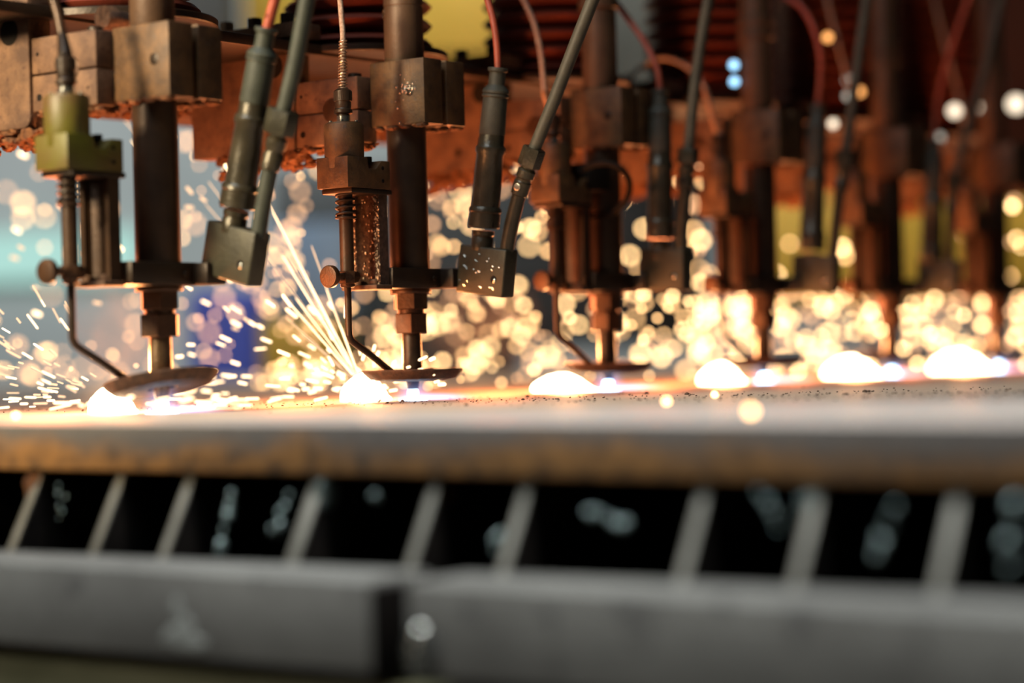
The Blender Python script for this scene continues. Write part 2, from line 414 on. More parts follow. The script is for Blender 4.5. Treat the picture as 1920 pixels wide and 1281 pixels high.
def bridge(bm): box(bm, XR / MM + 44, XR / MM + 51, yb - 0.2, ya + .2, zb, zt - 2, 1)
single('rail_joint', bridge, 'black', 'black recessed joint piece in the notch between the front rails', 'bracket')  # coloured black so that the notch reads as shaded
def brk(bm):
    c = cutX(782, 1222, XR - .006); rr = random.Random(3)
    for k in range(3): lump(bm, (c.x / MM, c.y / MM, c.z / MM + (k - 1) * 6), (3, 6, 7), k + 70, .3, 2)
single('weld_blob', brk, 'chrome', 'pale bright weld blob on the rail right of the notch', 'weld')
def splash(bm):
    c = cutX(338, 1195, XR - .0008)
    for k, (dy, dz, a, b) in enumerate([(0, 0, 14, 8), (-4, 5, 8, 9), (2, 14, 4, 8), (-12, -3, 9, 5)]):
        lump(bm, (c.x / MM, c.y / MM + dy, c.z / MM + dz), (.8, a, b), k + 90, .3, 2)
single('paint_splash', splash, mottled('dried_splash', (0.25, 0.24, 0.21), (0.34, 0.33, 0.29), 20, .6), 'dried pale splash on the front of the left rail', 'splash')

def skirt(bm): box(bm, XR / MM + 12, XR / MM + 40, -400, 3200, -760, zb - 9, 2)
single('table_frame', skirt, 'olive', 'olive painted lower frame of the cutting table below the rails', 'table frame')
def lowbox(bm):                              # dark bed behind the slat ends
    box(bm, 0, 20, -400, 3200, -700, -120, 1)
single('slag_tray', lowbox, 'black', 'black slag tray wall seen through the openings between slats', 'tray', (XE + .08, 0, 0))
single('floor', lambda bm: box(bm, -9000, 16000, -12000, 16000, -820, -780, 0), 'floor', kind='structure')

# grit on the plate, sharp in the focus strip
def grit(bm):
    rr = random.Random(11)
    for k in range(900):
        px = rr.uniform(-50, 1950); py = 766 - 0.0155 * px * 1.0 + rr.gauss(0, 4.5) + (0 if k % 3 else rr.uniform(-8, 6))
        v = ray(px, py)
        if v.z >= -0.002: continue
        p = CAM + v * (-CAM.z / v.z)
        if p.x < XE + .01 or p.x > 3: continue
        s = rr.uniform(.25, .8) * (2.2 if rr.random() < .05 else 1)
        lump(bm, (p.x / MM, p.y / MM, s * .5), (s, s * 1.5, s * .8), k, .3, 1)
single('slag_grit', grit, 'grit', 'fine black slag grit scattered over the plate below the torches', 'grit', kind='stuff')

# ------------------------------------------------------------------ torch stations
ORD = ['nearest', 'second', 'third', 'fourth', 'fifth', 'sixth']
def lab(list6, n): return list6[n]

def hexn(bm, z0, z1, r, x=0, y=0, phase=0.35): cyl(bm, (x, y, z0), (x, y, z1), r, n=6, phase=phase)

def torch_parts(t, n):
    part('barrel', 'barrel', lambda bm: cyl(bm, (0, 0, 115), (0, 0, 292), 17.6, n=48), 'barrel', t)
    def ub(bm):
        rings(bm, [(16.8, 288), (17.4, 289), (17.4, 346), (16.9, 346.6), (16.9, 347.4), (17.4, 348), (17.4, 378), (20, 379), (20, 386), (18.2, 387), (18.2, 393), (20, 394), (20, 402), (17.4, 403), (17.4, 640)], (0, 0, 0), (0, 0, 1), 48)
    part('upper_barrel', 'upper_barrel', ub, 'topbarrel', t)
    def scr(bm):
        a = Vector((-.75, .66, 0)); p = a * 16.6 + Vector((0, 0, 341))
        rings(bm, [(4.2, 0), (4.2, 1.2), (3.4, 1.6), (3.2, .9), (.2, .9)], p, a, 20)
    s = part('screw', 'barrel_screw', scr, 'block', t)
    def scx(bm):
        a = Vector((-.75, .66, 0)); b = Vector((-.66, -.75, 0)); p = a * 17.8 + Vector((0, 0, 341))
        tube(bm, [p - b * 2, p + b * 2], .7, 6); tube(bm, [p - Vector((0, 0, 2)), p + Vector((0, 0, 2))], .7, 6)
    part('cross_slot', 'screw_slot', scx, 'black', s)
    part('head_body', 'head_body', lambda bm: box(bm, -48, 23, -20, 26, 98, 116, 1.2), 'dark', t)
    def ear(bm):
        box(bm, 18, 40, -34, -6, 98.5, 115.5, 1.5); cyl(bm, (8, -20.5, 107), (8, -22, 107), 2.2, n=16)
    part('manifold_arm', 'manifold_arm', ear, 'dark', t)
    def un(bm):
        rings(bm, [(18, 94), (18.4, 94.6), (18.4, 97.6), (18, 98.2)], (0, 0, 0), (0, 0, 1), 40); hexn(bm, 80, 95, 15.6)
    part('upper_nut', 'upper_nut', un, 'nut', t)
    part('neck_ring', 'neck_ring', lambda bm: cyl(bm, (0, 0, 75), (0, 0, 81), 12, n=36), 'nut', t)
    part('lower_nut', 'lower_nut', lambda bm: hexn(bm, 59, 76.6, 15.8, phase=.15), 'nut', t)
    part('nozzle', 'nozzle_%d' % (n > 0), lambda bm: rings(bm, [(8.4, 59.5), (8.6, 58), (8.9, 40), (9.1, 30), (7.4, 24), (6.4, 17), (5.2, 10.5), (4.6, 9.8)], (0, 0, 0), (0, 0, 1), 40), 'nozzle' if n == 0 else 'dark', t)

def sensor_parts(t, n, dx, dy, paint, tilt):
    g = 'green' if n == 0 else 'block'
    def o(nm, key, fn, mat, lb=None, par=None):
        ob = part(nm, key, fn, mat, par or t, lb)
        return ob
    X, Y = -84.5, 0
    def blk(bm):
        prism_y(bm, [(-101, 183), (-45, 183), (-45, 207.5), (-56, 207.5), (-64, 200), (-73, 200), (-75, 209.5), (-101, 209.5)], -17.5, 17.5)
    b = o('sensor_block', 'sensor_block_' + g, blk, g, 'green-yellow painted block' if n == 0 else None)
    def hole(bm):
        for z in (190, 201): cyl(bm, (-55, -17.2, z), (-55, -17.8, z), 1.8, n=14)
    o('screw_hole', 'sensor_holes', hole, 'black', None, b)
    o('block_bolt', 'sensor_bolt', lambda bm: cyl(bm, (-56, -2, 207), (-56, -2, 212), 3.6, n=20), 'dark', None, b)
    def body(bm): rings(bm, [(15.6, 199), (16.8, 200.5), (17.2, 237), (16.6, 238.2), (14.8, 238.6), (14.6, 239.4), (6, 239.6)], (X, Y, 0), (0, 0, 1), 48)
    bd = o('sensor_body', 'sensor_body_' + g, body, g)
    def bol(bm):
        for a in (.4, 2.2, 3.7, 5.3): cyl(bm, (X + 11 * math.cos(a), Y + 11 * math.sin(a), 238.5), (X + 11 * math.cos(a), Y + 11 * math.sin(a), 241.5), 1.7, n=12)
    o('cap_screw', 'sensor_capscrew', bol, 'chrome' if n == 0 else 'dark', None, bd)
    def con(bm):
        rings(bm, [(5.6, 239), (5.6, 246.5), (7.2, 247), (8.0, 248), (8.0, 250.5), (7, 251), (6.6, 252), (7, 253), (7, 257.5)], (X, Y, 0), (0, 0, 1), 32)
        n_ = 48; pr = []
        rings(bm, [(7.2, 257.5), (7.8, 258), (7.8, 266.5), (7.0, 267.2), (4.2, 269)], (X, Y, 0), (0, 0, 1), 32)
        for k in range(36):
            a = 2 * math.pi * k / 36
            box(bm, X + 7.6 * math.cos(a) - .25, X + 7.6 * math.cos(a) + .25, Y + 7.6 * math.sin(a) - .25, Y + 7.6 * math.sin(a) + .25, 258.5, 266, 0)
    o('cable_connector', 'cable_connector', con, 'dark')
    o('connector_shank', 'conn_shank', lambda bm: cyl(bm, (X, Y, 239), (X, Y, 246), 5.8), 'chrome', 'bright connector shank')
    # strain relief coil and cable are laid per station
    def strap(bm):
        box(bm, -96, -42, -17, 17, 178.5, 183, 1.2)
    br = o('bracket_strap', 'bracket_strap', strap, 'dark')
    def chan(bm):
        prof = []
        n_ = 10
        outer = [(-60, 16), (-52, 16)] + [(-48.2, 16 - 32 * k / n_) for k in range(n_ + 1)] + [(-52, -16), (-60, -16)]
        inner = [(-60, -10.5), (-57, -10)] + [(-54.5 + 1.8 * math.sin(math.pi * k / n_), -8.5 + 17 * k / n_) for k in range(n_ + 1)] + [(-57, 10), (-60, 10.5)]
        poly = outer + inner; z0, z1 = 99, 182
        N = 16; loops = []
        for i in range(N + 1):
            z = z0 + (z1 - z0) * i / N
            loops.append([bm.verts.new(V3(x, y, z)) for x, y in poly])
        for a, b2 in zip(loops, loops[1:]):
            for k in range(len(poly)): bm.faces.new((a[k], a[(k + 1) % len(poly)], b2[(k + 1) % len(poly)], b2[k]))
        bm.faces.new(loops[0]); bm.faces.new(list(reversed(loops[-1])))
    ch = o('bracket_channel', 'bracket_channel' + ('_dark' if n != 1 else '_spat'), chan, 'barrel' if n != 1 else 'spatter', 'channel crusted with shiny spatter' if n == 1 else None)
    if n == 1:
        def spat(bm):
            rr = random.Random(61)
            for k in range(420):
                side = rr.random(); y = rr.choice((-13.2, 13.2)) + rr.gauss(0, 1.8) if side < .8 else rr.uniform(-10, 10)
                x = -60.3 if abs(y) > 10 else -54.5
                z = rr.uniform(99, 182); s_ = abs(rr.gauss(.3, .3)) + .25
                lump(bm, (x, max(-16, min(16, y)), z), (s_ * .7, s_, s_ * 1.3), k, .3, 1)
        part('weld_spatter', 'channel_spatter', spat, 'spatbead', ch, 'shiny beads of spatter')
    def foot(bm):
        box(bm, -70, -48.3, -20, 20, 97, 101, 1)
        for y in (-9, 9): rings(bm, [(4.4, 0), (4.4, 3.5), (3.2, 5)], (-60, y, 101), (0, 0, 1), 18)
    o('bracket_foot', 'bracket_foot', foot, 'rust')
    o('push_rod', 'push_rod', lambda bm: (cyl(bm, (X, Y, 112), (X, Y, 183), 6.1), cyl(bm, (X, Y, 157.5), (X, Y, 159.5), 9.2), cyl(bm, (X, Y, 160), (X, Y, 184), 5)), 'block' if n == 1 else 'barrel')
    o('coil_spring', 'coil_spring', lambda bm: helix(bm, (X, Y, 160.5), (X, Y, 183), 8.0, 1.15, 4.2), 'dark')
    def col(bm):
        cyl(bm, (X, Y, 102), (X, Y, 113), 8, n=6); cyl(bm, (X, Y, 99), (X, Y, 103), 6.2); cyl(bm, (X - 18, Y, 108), (X - 6, Y, 108), 3.3, n=20)
        cyl(bm, (X + 5, Y, 108), (X + 12, Y, 108), 5.2, n=6)
    c = o('rod_collar', 'rod_collar', col, 'nut')
    o('thumb_screw', 'thumb_screw', lambda bm: rings(bm, [(3.5, 0), (4.5, 3), (9, 3.6), (9.6, 4.6), (9.6, 8.4), (9, 9.4), (7, 9.9), (.1, 9.9)], (X - 16, Y, 108), (-1, 0, 0), 36), 'nut', None, c)
    def wire(bm):
        tube(bm, spline([(X, Y, 103), (X, Y, 80), (X, Y, 62), (X + 1, Y, 57), (X + 6, Y, 52), (X + 30, Y + .5, 40), (X + 52, Y + 1, 28.5), (X + 56, Y + 1, 26.5)], 6), 3.0, 14)
    o('sensing_wire', 'sensing_wire', wire, 'nut' if n else 'dark')
    # sensing ring under the nozzle
    r_ = part('sensing_ring', 'sensing_ring', lambda bm: rings(bm, [(11, -2), (12, -6), (28, -8), (38, -6), (43, -1.5), (45, 1.2), (44.6, 2.4), (43.4, 2.6), (42, 1.2), (26, -2), (14, -2), (11, -2)], (0, 0, 0), (0, 0, 1), 56, False),
              'crust_ring', t)
    r_.location = Vector((-dx, -dy, 25)) * MM
    r_.rotation_euler = (tilt, 0.02 if n == 0 else 0, 0)

M['crust_ring'] = mottled('burnt_ring', (0.035, 0.018, 0.012), (0.12, 0.055, 0.03), 140, 0.7, 0.1, 0.9, (0.03, 0.018, 0.012))

def clamp_parts(t, n):
    def blk(bm):
        x0, x1, y0, y1, R = -21, 37, -38, 23, 17.75
        a0 = math.atan2(-math.sqrt(R * R - 25), 5); a1 = math.atan2(-math.sqrt(R * R - 121), 11) + 2 * math.pi
        N = 36; s0 = a0; s1 = a1 - 2 * math.pi; span = -(2 * math.pi - (s1 - s0))
        arc = [(R * math.cos(s0 + span * k / N), R * math.sin(s0 + span * k / N)) for k in range(N + 1)]
        poly = [(x0, y0), (5, y0)] + arc + [(11, y0), (x1, y0), (x1, y1), (x0, y1)]
        a = [bm.verts.new(V3(x, y, 241)) for x, y in poly]; b = [bm.verts.new(V3(x, y, 298)) for x, y in poly]; k = len(poly)
        bm.faces.new(a); bm.faces.new(list(reversed(b)))
        for i in range(k): bm.faces.new((a[i], b[i], b[(i + 1) % k], a[(i + 1) % k]))
        bmesh.ops.recalc_face_normals(bm, faces=bm.faces)
        es = [e for e in bm.edges if all(max(abs(v.co.x / MM - 8), abs(v.co.y / MM + 7.5)) > 28.5 for v in e.verts)]
        bmesh.ops.bevel(bm, geom=es, offset=1.3 * MM, segments=2, affect='EDGES', profile=.5)
    b = part('clamp_jaw', 'clamp_jaw', blk, 'block', t)
    def dim(bm):
        rings(bm, [(4.4, -.4), (4.6, .2), (4.2, .4), (.2, .4)], (-20.9, -22, 270), (-1, 0, 0), 24)
    part('set_screw', 'set_screw', dim, 'dark', b)
    def cr(bm):
        rr = random.Random(5)
        for k in range(60):
            lump(bm, (rr.choice((rr.uniform(-19, -15), rr.uniform(20, 35), rr.uniform(20, 35))), rr.uniform(-35, 20), 240.8 + rr.uniform(-2, .6)), (rr.uniform(2, 6), rr.uniform(2, 6), rr.uniform(1, 2.6)), k, .4, 2, .2)
    part('slag_crust', 'clamp_crust', cr, 'crust', t, 'orange slag crust')
    if n == 1:
        def sp(bm):
            rr = random.Random(8)
            for k in range(40):
                a = rr.gauss(0, 5); c = rr.gauss(0, 5); s = rr.uniform(.5, 1.7)
                lump(bm, (-21, -20 + a, 272 + c), (s * .6, s, s), k, .3, 1)
            for (y, z, s) in ((-6, 256, 1.2), (-8, 243, 1.2), (-4, 262, .7), (-10, 285, .7)): lump(bm, (-21, y - 2, z), (s * .6, s, s), 3, .3, 1)
        part('weld_spatter', 'weld_spatter', sp, 'chrome', b, 'cluster of silvery spatter')

def slide_parts(t, n):
    def blk(bm):
        box(bm, -38, -12, 23.3, 96, 234, 262.2, 1.4); box(bm, -38, -12, 23.3, 96, 263.4, 292, 1.4); box(bm, -30, -12, 60, 95, 240, 286, 0)
    b = part('slide_block_body', 'slide_body', blk, 'rust', t)
    part('rod_end', 'rod_end', lambda bm: rings(bm, [(10.6, 0), (10.6, .8), (10.2, 1.0), (.2, 1.0)], (-37.6, 53, 264), (-1, 0, 0), 36), 'nut', b)
    for k, (y, z, r) in enumerate(((88, 245, 2.9), (89, 279, 1.6), (33, 248, 1.2))):
        part('dark_hole', 'slide_hole_%d' % k, lambda bm: cyl(bm, (-37.8, y, z), (-38.2, y, z), r, n=18), 'black', b)
    part('block_bolt', 'slide_bolt', lambda bm: cyl(bm, (-26, 36, 291.5), (-26, 36, 296), 6.2, n=24), 'dark', b)
    def cr(bm):
        rr = random.Random(15)
        for k in range(60):
            lump(bm, (rr.uniform(-36, -14), rr.uniform(24, 95), 233.5 + rr.uniform(-4, .6)), (rr.uniform(2, 5), rr.uniform(2, 6), rr.uniform(1.5, 3.5)), k, .4, 2, .2)
    part('slag_crust', 'slide_crust', cr, 'crust', t, 'orange slag crust')

def carriage_parts(t, n):
    def pl(bm):
        y0, y1, z0, z1, r = 97, 196, 226, 420, 9
        poly = [(y0 + r - r * math.cos(a), z0 + r - r * math.sin(a)) for a in [k * math.pi / 12 for k in range(7)]] + [(y1, z0), (y1, z1), (y0, z1)]
        a = [bm.verts.new(V3(-40, y, z)) for y, z in poly]; b = [bm.verts.new(V3(-16, y, z)) for y, z in poly]; k = len(poly)
        fs = [bm.faces.new(a), bm.faces.new(list(reversed(b)))] + [bm.faces.new((a[i], b[i], b[(i + 1) % k], a[(i + 1) % k])) for i in range(k)]
        bmesh.ops.recalc_face_normals(bm, faces=fs)
        bmesh.ops.bevel(bm, geom=list({e for f in fs for e in f.edges}), offset=1.5 * MM, segments=2, affect='EDGES', profile=.5)
    def pl2(bm):
        box(bm, -40, -16, 97, 224, 226, 326, 2); box(bm, -48, -10, 88, 228, 326, 340, 1.5)
    if n == 0: part('carriage_body', 'carriage_tall', pl, 'rust', t)
    else: part('carriage_body', 'carriage_body', pl2, 'rust', t)
    def h(bm): rings(bm, [(10.3, -.4), (10.3, .3), (9.9, .5), (.2, .5)], (-40, 119, 303), (-1, 0, 0), 36)
    part('bore', 'carriage_bore', h, 'black', t)
    def h2(bm):
        cyl(bm, (-39.8, 150, 245), (-40.3, 150, 245), 4, n=20)
    part('bolt_hole', 'carriage_hole', h2, 'black', t)
    if n:
        for y in (110, 150, 185):
            part('flange_bolt', 'flange_bolt_%d' % y, lambda bm: cyl(bm, (-30, y, 340), (-30, y, 351), 7, n=6), 'dark', t)
    def cr(bm):
        rr = random.Random(25)
        for k in range(150):
            z = 226 - abs(rr.gauss(0, 8))
            lump(bm, (rr.uniform(-38, -14), rr.uniform(94, 196 if n == 0 else 224), z), (rr.uniform(2, 5), rr.uniform(2, 7), rr.uniform(2, 5)), k, .5, 2, .25)
    part('slag_crust', 'carriage_crust', cr, 'crust', t, 'crumbly orange slag crust')

def bellows_bm(bm):
    prof = [(50, 0)]
    for k in range(16): prof += [(65, k * 18 + 3), (69, k * 18 + 7), (65, k * 18 + 11), (50, k * 18 + 14), (49, k * 18 + 17)]
    rings(bm, prof + [(20, 292)], (0, 0, 0), (0, 0, 1), 64)

LEAN = [0.245, 0.137, 0.03, 0.075, 0.06]
LEAD = [dict(base=(437, 432), top=(500, 52), cable=[(500, 60), (507, 30), (517, -6)]),
        dict(base=(903, 466), top=(934, 127), cable=[(934, 132), (931, 80), (924, 35), (912, -8)]),
        dict(base=(1237, 484), top=(1238, 168), cable=[(1238, 172), (1232, 130), (1212, 85), (1180, 38), (1146, -8)]),
        dict(base=(1521, 505), top=(1533, 196), cable=[(1533, 200), (1538, 150), (1538, 100), (1522, 45), (1500, 10), (1470, -8)]),
        dict(base=(1747, 522), top=(1752, 262), cable=[(1752, 266), (1757, 200), (1772, 130), (1792, 65), (1818, -8)])]
HOSE = [[(484, 446), (494, 380), (508, 310), (531, 212), (553, 120), (577, -8)],
        [(950, 470), (958, 425), (975, 358), (1001, 282), (1038, 190), (1078, 85), (1116, -12)],
        [(1276, 478), (1281, 400), (1285, 345), (1291, 282), (1303, 160), (1320, 45), (1330, -10)],
        [(1560, 502), (1568, 420), (1576, 352), (1586, 285), (1600, 180), (1615, 70), (1626, -10)],
        [(1782, 518), (1781, 450), (1783, 395), (1790, 330), (1815, 240), (1850, 120), (1880, -10)]]

def manifold(n):
    t = thing('gas_manifold', [
        'olive steel gas block at the foot of the nearest torch hoses, bright hole', 'dark speckled gas block with white nicks beside the second torch',
        'plain brown gas block below the third pair of hoses', 'blurred dark gas block below the fourth pair of hoses',
        'blurred dark gas block below the fifth pair of hoses'][n], 'gas block', S[n] + V3(33, (-50, -60, -50, -50, -50)[n], (122, 112, 118, 118, 118)[n]), 'gas blocks beside the torches')
    t.rotation_euler = (LEAN[n], 0, 0)
    part('block_body', 'manifold_body', lambda bm: box(bm, -9, 9, -26, 26, -21, 21, 1.6, 3), 'manifold', t)
    def hh(bm): rings(bm, [(3.3, -.4), (3.3, .2), (3.0, .3), (.1, .3)], (-9, -15, -6), (-1, 0, 0), 24)
    h = part('bore', 'manifold_bore', hh, 'black', t)
    part('bore_light_spot', 'manifold_light_spot', lambda bm: lump(bm, (-9.2, -16, -7), (.8, 1.7, 2.2), 3, .1, 2), 'chrome', h, 'bright spot in the bore')  # pale lump stands for light seen through the bore
    if n == 1:
        def nick(bm):
            rr = random.Random(4)
            for k in range(22):
                y, z = rr.uniform(-22, 22), rr.uniform(-17, 18); L = rr.uniform(.5, 1.5)
                tube(bm, [(-9.05, y - L, z - L * .35), (-9.05, y + L, z + L * .35)], .38, 6)
        part('nick', 'manifold_nicks', nick, 'chrome', t, 'white metal nick')

def lead(n):
    q = LEAD[n]; X = S[n].x + 33 * MM
    b, e = hitX(*q['base'], X), hitX(*q['top'], X); ax = e - b; L = ax.length / MM; ax.normalize()
    t = thing('torch_lead', [
        'grey-green sleeved igniter lead leaning over the nearest torch block, dull red cable', 'sooty split-sleeve igniter lead with bright red cable behind the second torch',
        'dark upright igniter lead whose red cable bends to the upper left', 'blurred dark igniter lead whose red cable arches leftwards',
        'blurred thin igniter lead with dark red cable rising to the right'][n], 'lead', b, 'igniter leads above the gas blocks')
    def at(f): return ax * (f * L)
    def add(nm, prof, mat, lb=None, nseg=36):
        part(nm, 'lead_%s_%d' % (nm, n), lambda bm: rings(bm, [(r, f * L) for r, f in prof], (0, 0, 0), ax, nseg), mat, t, lb)
    add('base_fitting', [(9.6, -.01), (9.8, .0), (9.8, .055), (9.2, .06), (9.2, .07), (9.9, .075), (9.9, .1)], 'sleeve')
    add('heat_sleeve', [(13.6, .115), (14.2, .12), (13.9, .20), (14.6, .205), (14.4, .222), (12.6, .235), (12.2, .40), (11.8, .52), (13.3, .535), (13.3, .56), (11.4, .575), (11.2, .64)], 'sleeve')
    # flared skirt fins and split seam
    def fins(bm):
        x, y = frame(ax); rr = random.Random(n)
        u = Vector((-.80, .60, 0)); w = Vector((0, 1, 0))
        for s, z0, z1 in ((1, .12, .62), (-1, .11, .25)):
            p = [(Vector((-.3, .95 * s, 0)) * (13.6 - 2.2 * k / 6) + at(z0 + (z1 - z0) * k / 6) ) for k in range(7)]
            tube(bm, p, 1.3, 6)
    part('sleeve_seam', 'lead_seam_%d' % n, fins, 'black', t)
    add('grip', [(11.2, .63), (11.6, .64), (11.0, .80), (10.8, .835), (11.9, .84), (11.9, .85), (10.9, .855), (11.9, .86), (11.9, .872), (10.2, .885), (7.4, .905), (7.2, .975), (8.8, .98), (9.0, .995), (8.4, 1.0)], 'darkrubber' if n else 'rubber')
    pts = [hitX(*p, X) - b for p in q['cable']]
    pts.append(pts[-1] + (pts[-1] - pts[-2]).normalized() * .16)
    part('cable', 'lead_cable_%d' % n, lambda bm: tube(bm, [p / MM for p in spline(pts, 8)], 3.1 if n else 4.2, 14), 'redhose', t, 'red cable')

def hose(n):
    X = S[n].x + 33 * MM; pts = [hitX(*p, X) for p in HOSE[n]]; b = pts[0]
    pts.append(pts[-1] + (pts[-1] - pts[-2]).normalized() * .18)
    t = thing('gas_hose', [
        'grey-green gas hose with hex nut, right of the nearest igniter lead', 'dark gas hose with hex nut and pierced fitting, slanting up to the right',
        'brown gas hose with hex nut rising almost straight beside the third lead', 'blurred black gas hose leaning right behind the fourth lead',
        'blurred black gas hose beside the fifth lead'][n], 'hose', b, 'gas hoses above the gas blocks')
    pts = [(p - b) / MM for p in pts]
    def sg(nm, p, r, mat, key): return part(nm, '%s_%d' % (key, n), lambda bm: tube(bm, p, r, 18), mat, t)
    i = 3 if n else 3
    lo = spline(pts[:3], 8); hi = spline(pts[3:], 8)
    sg('pipe_stub', lo, 6.3, 'sleeve' if n else 'rubber', 'hose_stub')
    sg('hose_line', [pts[3] - (pts[4] - pts[3]).normalized() * 6] + hi, 5.6 if n else 6.2, 'darkrubber' if n else 'rubber', 'hose_line')
    a = (pts[3] - pts[2]); L = a.length; a.normalize()
    def fit(bm):
        rings(bm, [(6.3, -4), (7.8, -3), (7.9, L * .22), (7.0, L * .25), (7.0, L * .3), (8.2, L * .34), (8.2, L * .5), (6.0, L * .56), (6, L * .7)], pts[2], a, 30)
    f = part('fitting', 'hose_fitting_%d' % n, fit, 'sleeve', t)
    if n in (1, 2):
        u = Vector((-1, -.15, 0)) - a * a.dot(Vector((-1, -.15, 0))); u.normalize()
        part('fitting_hole', 'hose_hole_%d' % n, lambda bm: rings(bm, [(3.3, 0), (3.2, .6), (2.6, .7), (.1, .6)], pts[2] + a * (L * .1) + u * 7.5, u, 20), 'chrome' if n == 1 else 'black', f, 'pale see-through hole' if n == 1 else None)
    k = 1.0 if n else 1.22
    def nut(bm): rings(bm, [(k * 9.6, L * .6), (k * 10.4, L * .63), (k * 10.4, L * 1.02), (k * 9.6, L * 1.06)], pts[2], a, 6, True, .5)
    part('hex_nut', 'hose_nut_%d' % n, nut, 'manifold' if n == 0 else 'sleeve', t)

CABLE = [[(116, 62), (110, 32), (104, 10), (99, -8)], [(643, 74), (641, 40), (639, 15), (637, -8)],
         [(1021, 170), (1014, 100), (1000, 40), (978, -8)], [(1322, 168), (1292, 128), (1245, 109), (1203, 126), (1160, 170)], None, None]

def sensor_cable(t, n, dx, dy):
    base = S[n] + V3(dx, dy, 0)
    X = base.x - 84.5 * MM
    p0 = Vector((-84.5, 0, 268))
    if CABLE[n]:
        pts = [(hitX(*p, X) - base) / MM for p in CABLE[n]]
    elif n == 3:                              # arcs over to the left and back
        pts = [p0 + Vector(q) for q in ((0, 0, 46), (4, -14, 84), (8, -50, 112), (8, -92, 96), (6, -120, 60), (4, -140, 20))]
    else:
        pts = [p0 + Vector(q) for q in ((0, 0, 46), (2, 8, 90), (4, 24, 150), (6, 50, 260))]
    pp = spline([p0] + pts, 8)
    k = 8
    coil = pp[:k + 1]
    part('cable', 'sensor_cable_%d' % n, lambda bm: tube(bm, pp, 2.4 if n else 3.6, 12), 'braid' if n else 'barrel', t, 'braided cable' if n else None)
    part('strain_coil', 'strain_coil_%d' % n, lambda bm: helix(bm, coil[0], coil[-1], 3.7 if n else 5.0, 0.75, 17, 7, 2.9), 'coil' if n else 'dark', t, 'coiled strain relief')

M['flame_halo'] = volume_glow('flame_halo', (0.30, 0.42, 1.0), 55, 1.6)
M['flame_skirt'] = volume_glow('flame_skirt', (0.62, 0.50, 1.0), 60, 1.6)
M['pool_halo'] = volume_glow('pool_halo', (1.0, 0.50, 0.20), 22, 2.2)  # glow around the burst, put in as an emitting volume

def unit_ball(bm): bmesh.ops.create_icosphere(bm, subdivisions=3, radius=1.0)

